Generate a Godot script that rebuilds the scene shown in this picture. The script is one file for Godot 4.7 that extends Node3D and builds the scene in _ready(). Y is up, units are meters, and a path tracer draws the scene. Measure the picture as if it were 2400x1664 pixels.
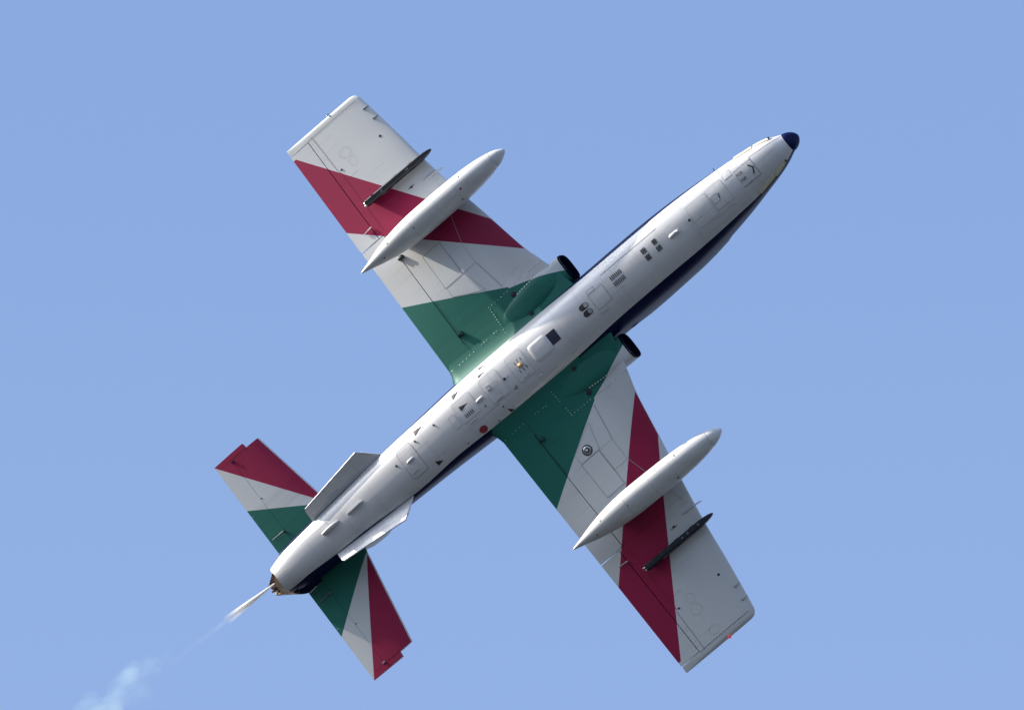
extends Node3D
# A jet trainer in a banked turn, seen from the ground through a long lens. Aircraft axes: x forward, y up, z starboard, metres.

const TE := -1.35          # wing trailing edge
const WING_OUT := 5.17     # where the wing tip fairing starts
var M := {}
var jet: Node3D
var rng := RandomNumberGenerator.new()

# ---------------------------------------------------------------- curves
func table(t: Array, x: float, col: int) -> float:      # smooth (Hermite) look-up, rows in falling order of x
	var n := t.size()
	if x >= t[0][0]: return t[0][col]
	if x <= t[n - 1][0]: return t[n - 1][col]
	var i := 0
	while x < t[i + 1][0]: i += 1
	var x0: float = t[i][0]
	var x1: float = t[i + 1][0]
	var y0: float = t[i][col]
	var y1: float = t[i + 1][col]
	var d := (y1 - y0) / (x1 - x0)
	var d0 := d
	var d1 := d
	if i > 0: d0 = (d + (y0 - t[i - 1][col]) / (x0 - t[i - 1][0])) * 0.5
	if i < n - 2: d1 = (d + (t[i + 2][col] - y1) / (t[i + 2][0] - x1)) * 0.5
	var h := x1 - x0
	var u := (x - x0) / h
	return y0 * (1 + 2 * u) * (1 - u) * (1 - u) + d0 * h * u * (1 - u) * (1 - u) + y1 * u * u * (3 - 2 * u) + d1 * h * u * u * (u - 1)

# x, height of the widest point, half width, bottom, top, upper exponent
const HULL := [
	[5.0, -0.38, 0.16, -0.53, -0.235, 2.2], [4.8, -0.38, 0.245, -0.592, -0.15, 2.2], [4.22, -0.33, 0.365, -0.645, 0.02, 2.4], [3.75, -0.30, 0.43, -0.683, 0.14, 3.0],
	[2.9, -0.27, 0.51, -0.725, 0.23, 4.0], [2.3, -0.25, 0.535, -0.735, 0.26, 4.0], [1.2, -0.25, 0.535, -0.745, 0.32, 3.6], [0.0, -0.28, 0.525, -0.745, 0.42, 2.6], [-1.4, -0.32, 0.512, -0.735, 0.43, 2.2],
	[-2.2, -0.33, 0.475, -0.70, 0.41, 2.1], [-3.0, -0.30, 0.445, -0.635, 0.38, 2.0], [-4.5, -0.20, 0.385, -0.515, 0.34, 2.0], [-5.15, -0.13, 0.345, -0.48, 0.29, 2.0], [-5.5, -0.11, 0.25, -0.425, 0.22, 2.0]]
# where the silver belly paint ends
const EDGE := [[5.0, -0.44], [4.8, -0.45], [4.2, -0.45], [3.8, -0.49], [2.8, -0.56], [2.4, -0.575], [1.2, -0.578], [0.35, -0.54], [-0.93, -0.55], [-2.0, -0.545], [-2.8, -0.46], [-3.9, -0.44], [-4.5, -0.40], [-5.15, -0.37], [-5.5, -0.25]]
# wing leading edge as (-span, x)
const LEAD := [[-0.3, 1.10], [-1.095, 0.885], [-1.45, 0.775], [-2.19, 0.63], [-3.13, 0.435], [-3.75, 0.325], [-4.28, 0.25], [-4.93, 0.145], [-5.1, 0.115], [-5.17, 0.098], [-5.21, 0.07], [-5.24, 0.03], [-5.255, -0.03]]
const BOTTOM := 2.3

func hull_point(x: float, f: float, side: float) -> Vector3:   # f: -1 keel .. 0 widest .. 1 spine
	var yc := table(HULL, x, 1)
	var a := table(HULL, x, 2)
	var n := BOTTOM if f < 0 else table(HULL, x, 5)
	var h := yc - table(HULL, x, 3) if f < 0 else table(HULL, x, 4) - yc
	var s := pow(absf(sin(f * PI / 2)), 2.0 / n)
	var y := yc + h * s * signf(f)
	var out := pow(maxf(cos(f * PI / 2), 0.0), 2.0 / n)
	var back := clampf((-5.0 - x) / 0.5, 0, 1) * clampf((y + 0.42) / 0.5, 0, 1) * 0.28 * (1.0 - pow(out, 1.6))   # the jet pipe is cut at a slant
	return Vector3(x - back, y, side * a * out)

func edge_f(x: float) -> float:
	var yc := table(HULL, x, 1)
	var r := clampf((yc - table(EDGE, x, 1)) / (yc - table(HULL, x, 3)), 0, 1)
	return -asin(pow(r, BOTTOM / 2.0)) * 2 / PI

func belly(x: float, z: float) -> Vector3:
	var a := table(HULL, x, 2)
	var yc := table(HULL, x, 1)
	return Vector3(x, yc - (yc - table(HULL, x, 3)) * pow(maxf(1 - pow(minf(absf(z) / a, 1), BOTTOM), 0), 1 / BOTTOM), z)

func lead(z: float) -> float: return table(LEAD, -absf(z), 1)

func wing_point(x: float, z: float, up: bool) -> Vector3:
	var za := absf(z)
	var le := lead(za)
	var c := le - TE
	var s := clampf((le - x) / c, 0, 1)
	var y := -0.48 + 0.0855 * za - 0.05 * clampf((4.5 - za) / 3.4, 0, 1) * (1 - s)
	var t := lerpf(0.135, 0.115, clampf((za - 1) / 4, 0, 1))
	var half := 5 * t * c * (0.2969 * sqrt(s) - 0.126 * s - 0.3516 * s * s + 0.2843 * s * s * s - 0.1015 * pow(s, 4)) + 0.002
	if za > WING_OUT: half *= sqrt(maxf(0.0, 1 - pow((za - WING_OUT) / 0.0853, 4)))
	return Vector3(x, y + half * (1.3 if up else -lerpf(0.2, 0.55, smoothstep(0.9, 1.9, za))), z)

func wing_under(x: float, z: float) -> Vector3: return wing_point(x, z, false)

func stab_lead(z: float) -> float: return lerpf(-4.165, -4.486, (absf(z) - 0.3) / 1.741)

func stab_point(x: float, z: float, up: bool) -> Vector3:
	var le := stab_lead(z)
	var c := le + 5.347
	var s := clampf((le - x) / c, 0, 1)
	var half := 5 * 0.085 * c * (0.2969 * sqrt(s) - 0.126 * s - 0.3516 * s * s + 0.2843 * s * s * s - 0.1015 * pow(s, 4)) + 0.002
	return Vector3(x, 0.05 + (half if up else -half), z)

func stab_under(x: float, z: float) -> Vector3: return stab_point(x, z, false)

# ---------------------------------------------------------------- mesh helpers
func mb() -> SurfaceTool:
	var st := SurfaceTool.new()
	st.begin(Mesh.PRIMITIVE_TRIANGLES)
	return st

func vert(st: SurfaceTool, p: Vector3, how: int) -> void:
	if how == 1: st.set_uv(Vector2(absf(p.z) / 5.35, (p.x + 1.42) / 2.68))
	elif how == 2: st.set_uv(Vector2(absf(p.z) / 2.3, (p.x + 5.42) / 1.3))
	else: st.set_uv(Vector2(p.x, p.z))
	st.set_uv2(Vector2(p.x, p.z) * 0.5)
	st.add_vertex(p)

func tri(st: SurfaceTool, a: Vector3, b: Vector3, c: Vector3, out: Vector3, how := 0) -> void:
	if (b - a).cross(c - a).length_squared() < 1e-16: return
	if (c - a).cross(b - a).dot(out) < 0:
		var k := b
		b = c
		c = k
	vert(st, a, how); vert(st, b, how); vert(st, c, how)

func skin(st: SurfaceTool, rows: Array, out = null, closed := false, group := 0, how := 0) -> void:
	st.set_smooth_group(group)
	for i in rows.size() - 1:
		var r: PackedVector3Array = rows[i]
		var q: PackedVector3Array = rows[i + 1]
		var mid := Vector3.ZERO
		if out == null:
			for p in r: mid += p
			for p in q: mid += p
			mid /= r.size() + q.size()
		for j in (r.size() if closed else r.size() - 1):
			var k := (j + 1) % r.size()
			var o: Vector3 = (r[j] + r[k] + q[j] + q[k]) / 4 - mid if out == null else out
			tri(st, r[j], r[k], q[k], o, how)
			tri(st, r[j], q[k], q[j], o, how)

func cap(st: SurfaceTool, ring: PackedVector3Array, out: Vector3, how := 0) -> void:
	st.set_smooth_group(-1)
	var mid := Vector3.ZERO
	for p in ring: mid += p
	mid /= ring.size()
	for j in ring.size(): tri(st, mid, ring[j], ring[(j + 1) % ring.size()], out, how)

func put(called: String, st: SurfaceTool, m: Material, parent: Node) -> MeshInstance3D:
	st.generate_normals()
	var o := MeshInstance3D.new()
	o.name = called
	o.mesh = st.commit()
	o.mesh.surface_set_material(0, m)
	parent.add_child(o, true)
	return o

func tube(st: SurfaceTool, a: Vector3, b: Vector3, r0: float, r1: float, n := 10) -> void:
	var d := (b - a).normalized()
	var u := d.cross(Vector3.UP if absf(d.y) < 0.9 else Vector3.RIGHT).normalized()
	var w := d.cross(u)
	var rows := []
	for e in [[a, r0], [b, r1]]:
		var ring := PackedVector3Array()
		for j in n: ring.append(e[0] + (u * cos(TAU * j / n) + w * sin(TAU * j / n)) * e[1])
		rows.append(ring)
	skin(st, rows, null, true)
	cap(st, rows[0], -d)
	cap(st, rows[1], d)

func box(st: SurfaceTool, at: Vector3, size: Vector3, turn := Basis()) -> void:
	var h := size / 2
	for ax in 3:
		for s in [-1.0, 1.0]:
			var n := Vector3.ZERO
			n[ax] = s
			var u := Vector3.ZERO
			u[(ax + 1) % 3] = 1
			var w := Vector3.ZERO
			w[(ax + 2) % 3] = 1
			st.set_smooth_group(-1)
			var c := [at + turn * (h * (n + u + w)), at + turn * (h * (n - u + w)), at + turn * (h * (n - u - w)), at + turn * (h * (n + u - w))]
			tri(st, c[0], c[1], c[2], turn * n); tri(st, c[0], c[2], c[3], turn * n)

func plate(st: SurfaceTool, pts: Array, thick: Vector3) -> void:      # a flat outline with thickness and softened rim
	var a := PackedVector3Array()
	var b := PackedVector3Array()
	for p in pts:
		a.append(p + thick / 2); b.append(p - thick / 2)
	cap(st, a, thick); cap(st, b, -thick)
	skin(st, [a, b], null, true, -1)

func ball(st: SurfaceTool, at: Vector3, r: Vector3, n := 12) -> void:
	var rows := []
	for i in n + 1:
		var ring := PackedVector3Array()
		for j in 2 * n:
			var p := PI * i / n
			ring.append(at + Vector3(cos(p), sin(p) * cos(PI * j / n), sin(p) * sin(PI * j / n)) * r)
		rows.append(ring)
	st.set_smooth_group(0)
	for i in n:
		for j in 2 * n:
			var k := (j + 1) % (2 * n)
			var o: Vector3 = (rows[i][j] + rows[i + 1][k]) / 2 - at
			tri(st, rows[i][j], rows[i][k], rows[i + 1][k], o); tri(st, rows[i][j], rows[i + 1][k], rows[i + 1][j], o)

func on(f: Callable, x: float, z: float, h: float) -> Vector3:         # a point h off the surface f
	var p: Vector3 = f.call(x, z)
	var n: Vector3 = (f.call(x + 0.01, z) - p).cross(f.call(x, z + 0.01) - p).normalized()
	if n.y > 0: n = -n
	return p + n * h

func pad(called: String, f: Callable, line: Array, h: float, m: Material, parent: Node, dome := false, how := 0) -> MeshInstance3D:   # a plate or bulge that follows the surface f
	var st := mb()
	var mid := Vector2.ZERO
	for p in line: mid += p
	mid /= line.size()
	var rows := []
	for k in 6:
		var s: float = [1.0, 1.0, 0.96, 0.7, 0.35, 0.0][k]
		var ring := PackedVector3Array()
		for p in line:
			var q: Vector2 = mid + (p - mid) * s
			var up := -0.004 if k == 0 else (h * sqrt(1 - s * s) if dome else (h * 0.6 if k == 1 and h > 0.01 else h))
			ring.append(on(f, q.x, q.y, up))
		rows.append(ring)
	var out: Vector3 = on(f, mid.x, mid.y, 1) - on(f, mid.x, mid.y, 0)
	skin(st, rows.slice(1), out, true, 0, how)
	skin(st, rows.slice(0, 2), null, true, 1, how)
	return put(called, st, m, parent)

func rect(x0: float, x1: float, z0: float, z1: float, r := 0.0) -> Array:
	var out := []
	var r0 := r
	for c in [[x1 - r0, z1 - r0, 0], [x0 + r0, z1 - r0, 1], [x0 + r0, z0 + r0, 2], [x1 - r0, z0 + r0, 3]]:
		for k in ([0.0, 0.5, 1.0] if r > 0 else [0.0]):
			var t: float = (c[2] + k) * PI / 2
			out.append(Vector2(c[0] + r * cos(t), c[1] + r * sin(t)))
	var fine := []
	for i in out.size():
		var a: Vector2 = out[i]
		var b: Vector2 = out[(i + 1) % out.size()]
		var n := maxi(1, int(a.distance_to(b) / 0.06))
		for k in n: fine.append(a.lerp(b, float(k) / n))
	return fine

func disc(x: float, z: float, rx: float, rz := 0.0, n := 16) -> Array:
	var out := []
	for i in n: out.append(Vector2(x + rx * cos(TAU * i / n), z + (rz if rz > 0 else rx) * sin(TAU * i / n)))
	return out

func groove(called: String, f: Callable, pts: Array, w: float, m: Material, parent: Node, shut := false) -> void:   # the sealed joint of a panel: a flat strip along the surface
	var st := mb()
	var n := pts.size() if shut else pts.size() - 1
	for i in n:
		var a: Vector2 = pts[i]
		var b: Vector2 = pts[(i + 1) % pts.size()]
		var side := (b - a).normalized().orthogonal() * w / 2
		var k := maxi(1, int(a.distance_to(b) / 0.05))
		var rows := []
		for j in k + 1:
			var c := a.lerp(b, float(j) / k)
			rows.append(PackedVector3Array([on(f, c.x + side.x, c.y + side.y, 0.004), on(f, c.x - side.x, c.y - side.y, 0.004)]))
		skin(st, rows, Vector3.DOWN)
	put(called, st, m, parent)

func panel(f: Callable, line: Array, parent: Node, m: Material, jm: Material, w := 0.012, how := 0) -> void:
	var o := pad("access_panel", f, line, 0.003, m, parent, false, how)
	groove("panel_joint", f, line, w, jm, o, true)

# ---------------------------------------------------------------- materials
func lin(r: float, g: float, b: float) -> Color: return Color(r, g, b).linear_to_srgb()

func mat(c: Color, rough: float, metal := 0.0, coat := 0.0) -> StandardMaterial3D:
	var m := StandardMaterial3D.new()
	m.albedo_color = c
	m.roughness = rough
	m.metallic = metal
	if coat > 0:
		m.clearcoat_enabled = true
		m.clearcoat = coat
		m.clearcoat_roughness = 0.12
	return m

func grime(sd: int, freq: float, low: float, octaves := 5) -> NoiseTexture2D:
	var n := FastNoiseLite.new()
	n.seed = sd
	n.frequency = freq
	n.fractal_octaves = octaves
	var t := NoiseTexture2D.new()
	t.width = 512; t.height = 512
	t.seamless = true
	t.noise = n
	var g := Gradient.new()
	g.set_color(0, Color(low, low, low)); g.set_color(1, Color.WHITE)
	t.color_ramp = g
	return t

func worn(m: StandardMaterial3D, t: NoiseTexture2D, scale := 1.0) -> StandardMaterial3D:   # faint dirt over the paint
	m.detail_enabled = true
	m.detail_blend_mode = BaseMaterial3D.BLEND_MODE_MUL
	m.detail_albedo = t
	m.detail_uv_layer = BaseMaterial3D.DETAIL_UV_2
	m.uv2_scale = Vector3(0.35 * scale, 1.6 * scale, 1)
	return m

func stripes(w: int, h: int, span: float, x0: float, depth: float, bounds: Callable, cols: Array) -> ImageTexture:   # the flag painted on the undersides
	var im := Image.create(w, h, false, Image.FORMAT_RGB8)
	for y in h:
		var x := x0 + (y + 0.5) / h * depth
		var b: Array = bounds.call(x)
		var from := 0
		for k in cols.size():
			var to: float = w if k == b.size() else clampf(b[k] / span * w, 0, w)
			var last := int(to)
			if last > from: im.fill_rect(Rect2i(from, y, last - from, 1), cols[k])
			if last < w and k < b.size() and last >= from:
				im.set_pixel(last, y, cols[k].lerp(cols[k + 1], 1 - (to - last)))
				from = last + 1
			else: from = maxi(from, last)
	if w > 1500:      # oil and rain streaks trailing aft from joints and hinges
		var g := RandomNumberGenerator.new()
		g.seed = 21
		for n in 90:
			var u := int(g.randf_range(0.12, 0.97) * w)
			var start: float = [-0.89, -0.89, -0.6, -0.2, 0.1, 0.35][g.randi() % 6]
			var y0 := int((start - x0) / depth * h)
			var run := g.randf_range(0.12, 0.45) / depth * h
			var wide := g.randi_range(2, 9)
			var deep := g.randf_range(0.04, 0.18)
			for i in int(run):
				for j in wide:
					var y := y0 - i
					var x := u + j + int(sin(i * 0.02 + n) * 2)
					if y < 0 or x >= w: continue
					im.set_pixel(x, y, im.get_pixel(x, y).darkened(deep * (1 - i / run) * (1 - absf(2.0 * j / wide - 1))))
	return ImageTexture.create_from_image(im)

func belly_skin() -> ImageTexture:      # silver paint with skin joints, rivet rows and streaks
	var w := 2048
	var h := 512
	var base := lin(0.70, 0.70, 0.715)
	var im := Image.create(w, h, false, Image.FORMAT_RGB8)
	im.fill(base)
	var g := RandomNumberGenerator.new()
	g.seed = 5
	for n in 16:      # whole skins differ a little in tone
		var a := g.randi_range(0, w - 200)
		var b := g.randi_range(0, h - 80)
		im.fill_rect(Rect2i(a, b, g.randi_range(90, 260), g.randi_range(60, 200)), base.darkened(g.randf_range(0.0, 0.03)))
	var dot := func(x: int, y: int, k: float) -> void:
		if x >= 0 and x < w and y >= 0 and y < h: im.set_pixel(x, y, im.get_pixel(x, y).darkened(k))
	var x := 60
	while x < w:
		for y in h:
			dot.call(x, y, 0.10)
			if y % 6 < 2:
				dot.call(x - 4, y, 0.12)
				dot.call(x + 4, y, 0.12)
		x += g.randi_range(85, 150)
	for z in [-0.42, -0.26, 0.24, 0.40]:
		var y := int((z + 0.7) / 1.4 * h)
		for i in w:
			dot.call(i, y, 0.07)
			if i % 7 < 2: dot.call(i, y + 5, 0.10)
	for n in 130:
		var u := g.randi_range(60, w - 1)
		var v := g.randi_range(60, h - 60)
		var run := g.randi_range(20, 190)
		var wide := g.randi_range(2, 8)
		var deep := g.randf_range(0.05, 0.20)
		for i in run:
			for j in wide: dot.call(u - i, v + j + int(sin(i * 0.03 + n) * 2), deep * (1 - i / float(run)) * (1 - absf(2.0 * j / wide - 1)))
	return ImageTexture.create_from_image(im)

func wing_bounds(x: float) -> Array:
	var g := 1.13 - (x - 0.2) * 0.58
	if x > 0.2: g = 1.105 - 0.30 * (x - 0.2) - 0.115 * (x - 0.2) * (x - 0.2) / 0.89
	var inner := 3.57 - (x + 1.35) * 1.0062
	var outer := 5.105 - (x + 1.335) * 1.4960
	var zl := 5.1
	for i in LEAD.size() - 1:
		if x <= LEAD[i][1] and x > LEAD[i + 1][1]:
			zl = -lerpf(LEAD[i][0], LEAD[i + 1][0], (x - LEAD[i][1]) / (LEAD[i + 1][1] - LEAD[i][1]))
	outer = minf(outer, zl - 0.045)
	return [g, inner, maxf(inner, outer)]

func stab_bounds(x: float) -> Array:
	var g := 1.265 + (x + 5.345) * -0.68
	var r := 2.125 - (x + 5.34) * 1.436
	var le := 0.3 + (x + 4.165) / (-0.321) * 1.741
	return [g, r, maxf(r, le - 0.10)]

# ---------------------------------------------------------------- scene
func _ready() -> void:
	rng.seed = 7
	var high := deg_to_rad(35.0)
	var far := 120.0
	var up := Vector3(0, cos(high), sin(high))
	var toward := Vector3(0, -sin(high), cos(high))
	var cam := Camera3D.new()
	cam.name = "camera"
	cam.position = Vector3(0, 1.7, 0)
	cam.rotation.x = high
	cam.fov = 5.226
	cam.near = 0.5
	cam.far = 4000
	add_child(cam)

	var R := Vector3(0.7483, 0.3036, -0.5898)
	var U := Vector3(0.6385, -0.0884, 0.7645)
	var C := Vector3(0.18, -0.9487, -0.26)
	var turn := Basis(world(Vector3.RIGHT, R, U, C, up, toward), world(Vector3.UP, R, U, C, up, toward), world(Vector3.BACK, R, U, C, up, toward)).orthonormalized()

	var env := Environment.new()
	env.background_mode = Environment.BG_SKY
	var to_sun := (turn * Vector3(-0.436, -0.03, 0.899)).normalized()
	var sky := PanoramaSkyMaterial.new()
	sky.panorama = hazy_sky(to_sun)
	env.sky = Sky.new()
	env.sky.sky_material = sky
	env.tonemap_mode = Environment.TONE_MAPPER_LINEAR
	env.tonemap_exposure = 1.5
	env.sdfgi_enabled = true
	env.ssao_enabled = true
	env.ssil_enabled = true
	env.volumetric_fog_enabled = true
	env.volumetric_fog_density = 0.0
	var we := WorldEnvironment.new()
	we.name = "sky"
	we.environment = env
	add_child(we)

	var sun := DirectionalLight3D.new()
	sun.name = "sun"
	sun.light_color = Color(1.0, 0.96, 0.90)
	sun.light_energy = 1.6
	sun.light_angular_distance = 0.5
	sun.shadow_enabled = true
	sun.basis = Basis.looking_at(-to_sun, Vector3.UP)
	add_child(sun)

	make_materials()
	jet = Node3D.new()
	jet.name = "jet_aircraft"
	jet.set_meta("label", "silver-bellied jet trainer banking overhead with green, white and red wing stripes")
	jet.set_meta("category", "jet aircraft")
	add_child(jet)
	var view := -toward
	jet.transform = Transform3D(turn, cam.position + view * far + Vector3.RIGHT * 0.592 + up * 0.013)

	build_fuselage()
	for side in [1.0, -1.0]:
		build_wing(side)
		build_intake(side)
		build_tank(side)
		build_launcher(side)
		build_tailplane(side)
		build_ventral_fin(side)
	build_fin()
	build_nozzle()
	build_canopy()
	build_belly_details()
	build_smoke()

func hazy_sky(to_sun: Vector3) -> ImageTexture:      # clear blue overhead, pale towards the horizon, bright haze round the sun
	var w := 1024
	var h := 512
	var im := Image.create(w, h, false, Image.FORMAT_RGBF)
	var top := Vector3(0.121, 0.218, 0.454)
	var low := Vector3(0.583, 0.692, 0.858)
	var far_ground := Vector3(0.142, 0.167, 0.196)
	var ground := Vector3(0.055, 0.060, 0.067)
	for j in h:
		var el := PI / 2 - (j + 0.5) / h * PI
		var y := sin(el)
		var base := top.lerp(low, pow(1 - y, 2.4)) if y > 0 else ground.lerp(far_ground, pow(1 + y, 3.0))
		var near := smoothstep(-0.12, 0.04, y)
		for i in w:
			var az := ((i + 0.5) / w - 0.5) * TAU
			var d := Vector3(-sin(az) * cos(el), y, cos(az) * cos(el))
			var c := base
			var t := d.angle_to(to_sun)
			if t < 1.3: c += Vector3(1.0, 0.97, 0.92) * 7.5 * exp(-pow(t / 0.314, 2)) * near
			im.set_pixel(i, j, Color(c.x, c.y, c.z))
	return ImageTexture.create_from_image(im)

func world(v: Vector3, R: Vector3, U: Vector3, C: Vector3, up: Vector3, toward: Vector3) -> Vector3:
	return Vector3.RIGHT * v.dot(R) + up * v.dot(U) + toward * v.dot(C)

func make_materials() -> void:
	var dirt := grime(3, 0.010, 0.86)
	var fine := grime(9, 0.012, 0.92)
	var white := lin(0.70, 0.715, 0.72)
	var green := lin(0.012, 0.155, 0.118)
	var red := lin(0.34, 0.010, 0.065)
	M.white = worn(mat(white, 0.5), dirt)
	M.silver = worn(mat(lin(0.70, 0.70, 0.715), 0.36, 0.18, 0.1), fine)
	M.silver.albedo_color = Color.WHITE
	M.silver.albedo_texture = belly_skin()
	M.silver.uv1_scale = Vector3(1 / 10.9, 1 / 1.4, 1)
	M.silver.uv1_offset = Vector3(5.65 / 10.9, 0.5, 0)
	M.silver.texture_repeat = false
	M.tank = worn(mat(lin(0.68, 0.68, 0.68), 0.42, 0.18), fine, 2.0)
	M.navy = worn(mat(lin(0.003, 0.006, 0.05), 0.4), fine)
	M.wing = worn(mat(Color.WHITE, 0.55), dirt)
	M.wing.albedo_texture = stripes(2048, 1024, 5.35, -1.42, 2.68, wing_bounds, [green, white, red, white])
	M.tail = worn(mat(Color.WHITE, 0.55), dirt)
	M.tail.albedo_texture = stripes(1024, 512, 2.3, -5.42, 1.3, stab_bounds, [green, white, red, white])
	for k in ["wing", "tail"]: M[k].texture_repeat = false
	for k in ["wing", "tail"]: M[k].metallic_specular = 0.4
	M.navy.metallic_specular = 0.22
	M.cone = mat(lin(0.004, 0.009, 0.065), 0.45)
	M.cone.metallic_specular = 0.25
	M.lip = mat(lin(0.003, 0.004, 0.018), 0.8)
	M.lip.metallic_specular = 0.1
	M.dark = mat(lin(0.012, 0.013, 0.02), 0.6)
	M.joint = mat(lin(0.20, 0.20, 0.22), 0.7)
	M.seam = mat(lin(0.40, 0.40, 0.41), 0.6)
	M.faint = mat(lin(0.5, 0.5, 0.5), 0.6)
	M.greenseam = mat(lin(0.004, 0.05, 0.035), 0.6)
	M.redseam = mat(lin(0.2, 0.006, 0.015), 0.6)
	M.grey = mat(lin(0.34, 0.34, 0.35), 0.45, 0.1)
	M.scoop = mat(lin(0.035, 0.035, 0.04), 0.7)
	M.rail = mat(lin(0.008, 0.012, 0.022), 0.5)
	M.railgrey = mat(lin(0.15, 0.16, 0.18), 0.5, 0.3)
	M.steel = mat(lin(0.6, 0.6, 0.6), 0.25, 0.9)
	M.hot = mat(lin(0.42, 0.33, 0.27), 0.45, 0.3)
	M.cream = mat(lin(0.62, 0.59, 0.42), 0.6)
	M.rivet = mat(lin(0.9, 0.9, 0.88), 0.3, 0.85)
	M.redspot = mat(lin(0.28, 0.012, 0.03), 0.3, 0.0, 0.5)
	M.amber = mat(lin(0.95, 0.46, 0.16), 0.15, 0.2, 1.0)
	M.glass = mat(Color(0.86, 0.9, 0.92, 0.22), 0.03)
	M.glass.transparency = BaseMaterial3D.TRANSPARENCY_ALPHA
	M.navred = mat(lin(0.4, 0.02, 0.01), 0.15, 0.0, 1.0)
	M.navred.emission_enabled = true
	M.navred.emission = Color(1, 0.08, 0.03)
	M.navred.emission_energy_multiplier = 0.18
	M.navgreen = mat(lin(0.02, 0.06, 0.05), 0.15, 0.0, 1.0)

func build_fuselage() -> void:
	var xs := []
	for i in 181: xs.append(lerpf(5.0, -5.5, i / 180.0))
	var st := mb()
	var rows := []
	for x in xs:
		var e := edge_f(x)
		var ring := PackedVector3Array()
		for j in 41:
			var k := (j - 20) / 20.0
			ring.append(hull_point(x, lerpf(-1.0, e, absf(k)), signf(k) if k != 0 else 1.0))
		rows.append(ring)
	# outward for open strips: away from the hull's middle line
	hull_skin(st, rows, xs)
	st.generate_normals()
	var mesh: ArrayMesh = st.commit()
	var su := mb()
	rows = []
	for x in xs:
		var e := edge_f(x)
		var ring := PackedVector3Array()
		for j in 57:
			var k := (j - 28) / 28.0
			ring.append(hull_point(x, lerpf(1.0, e, absf(k)), signf(k) if k != 0 else 1.0))
		rows.append(ring)
	hull_skin(su, rows, xs)
	su.generate_normals()
	mesh = su.commit(mesh)
	mesh.surface_set_material(0, M.silver)
	mesh.surface_set_material(1, M.navy)
	var o := MeshInstance3D.new()
	o.name = "fuselage"
	o.mesh = mesh
	jet.add_child(o)
	# nose cone
	var sn := mb()
	rows = []
	for i in 15:
		var s := sin(i / 14.0 * PI / 2)
		var shrink := pow(maxf(0.0, 1 - pow(s, 1.75)), 0.58)
		var ring := PackedVector3Array()
		for j in 48:
			var f := sin(TAU * j / 48.0)
			var p := hull_point(5.0, asin(f) * 2 / PI, 1.0 if cos(TAU * j / 48.0) >= 0 else -1.0)
			var mid := Vector3(5.0, lerpf(-0.38, -0.345, s), 0)
			ring.append(mid + (p - Vector3(5.0, -0.38, 0)) * (shrink * 1.0) + Vector3(0.19 * s + 0.004, 0, 0))
		rows.append(ring)
	skin(sn, rows, null, true)
	put("nose_cone", sn, M.cone, jet)
	# long flat strakes on the sides of the nose
	for side in [1.0, -1.0]:
		for part in [[4.82, 4.56], [4.53, 4.21]]:
			var sk := mb()
			rows = []
			for i in 9:
				var x := lerpf(part[0], part[1], i / 8.0)
				var y := lerpf(-0.49, -0.475, i / 8.0)
				var b := belly(x, 0)
				var yc := table(HULL, x, 1)
				var z: float = table(HULL, x, 2) * pow(maxf(0, 1 - pow(minf(1, (yc - y) / (yc - b.y)), BOTTOM)), 1 / BOTTOM)
				rows.append(PackedVector3Array([Vector3(x, y - 0.040, side * (z - 0.022)), Vector3(x, y - 0.038, side * (z - 0.008)), Vector3(x, y + 0.012, side * (z + 0.028)), Vector3(x, y + 0.03, side * (z + 0.022)), Vector3(x, y + 0.04, side * (z - 0.02))]))
			skin(sk, rows, null, true, -1)
			cap(sk, rows[0], Vector3.RIGHT); cap(sk, rows[8], Vector3.LEFT)
			put("nose_strake", sk, M.cream, jet)
		var sd := mb()
		tube(sd, Vector3(4.835, -0.50, side * 0.222), Vector3(4.815, -0.50, side * 0.228), 0.02, 0.024)
		put("strake_cap", sd, M.dark, jet)

func hull_skin(st: SurfaceTool, rows: Array, xs: Array) -> void:
	st.set_smooth_group(0)
	for i in rows.size() - 1:
		var mid := Vector3(xs[i], table(HULL, xs[i], 1), 0)
		for j in rows[i].size() - 1:
			var a: Vector3 = rows[i][j]
			var b: Vector3 = rows[i][j + 1]
			var c: Vector3 = rows[i + 1][j + 1]
			var d: Vector3 = rows[i + 1][j]
			var o := (a + b + c + d) / 4 - mid
			o.x = 0
			tri(st, a, b, c, o); tri(st, a, c, d, o)

func section(z: float, front: float, rear: float, n: int, f: Callable) -> PackedVector3Array:   # upper from rear to front, lower back to rear
	var ring := PackedVector3Array()
	for i in n + 1:
		var s := 0.5 - 0.5 * cos(PI * i / n) if false else pow(1.0 - i / float(n), 1.7)
		ring.append(f.call(lerpf(front, rear, s), z, true))
	for i in n + 1:
		var s := pow(i / float(n), 1.7)
		if i == 0: continue
		ring.append(f.call(lerpf(front, rear, s), z, false))
	return ring

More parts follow.
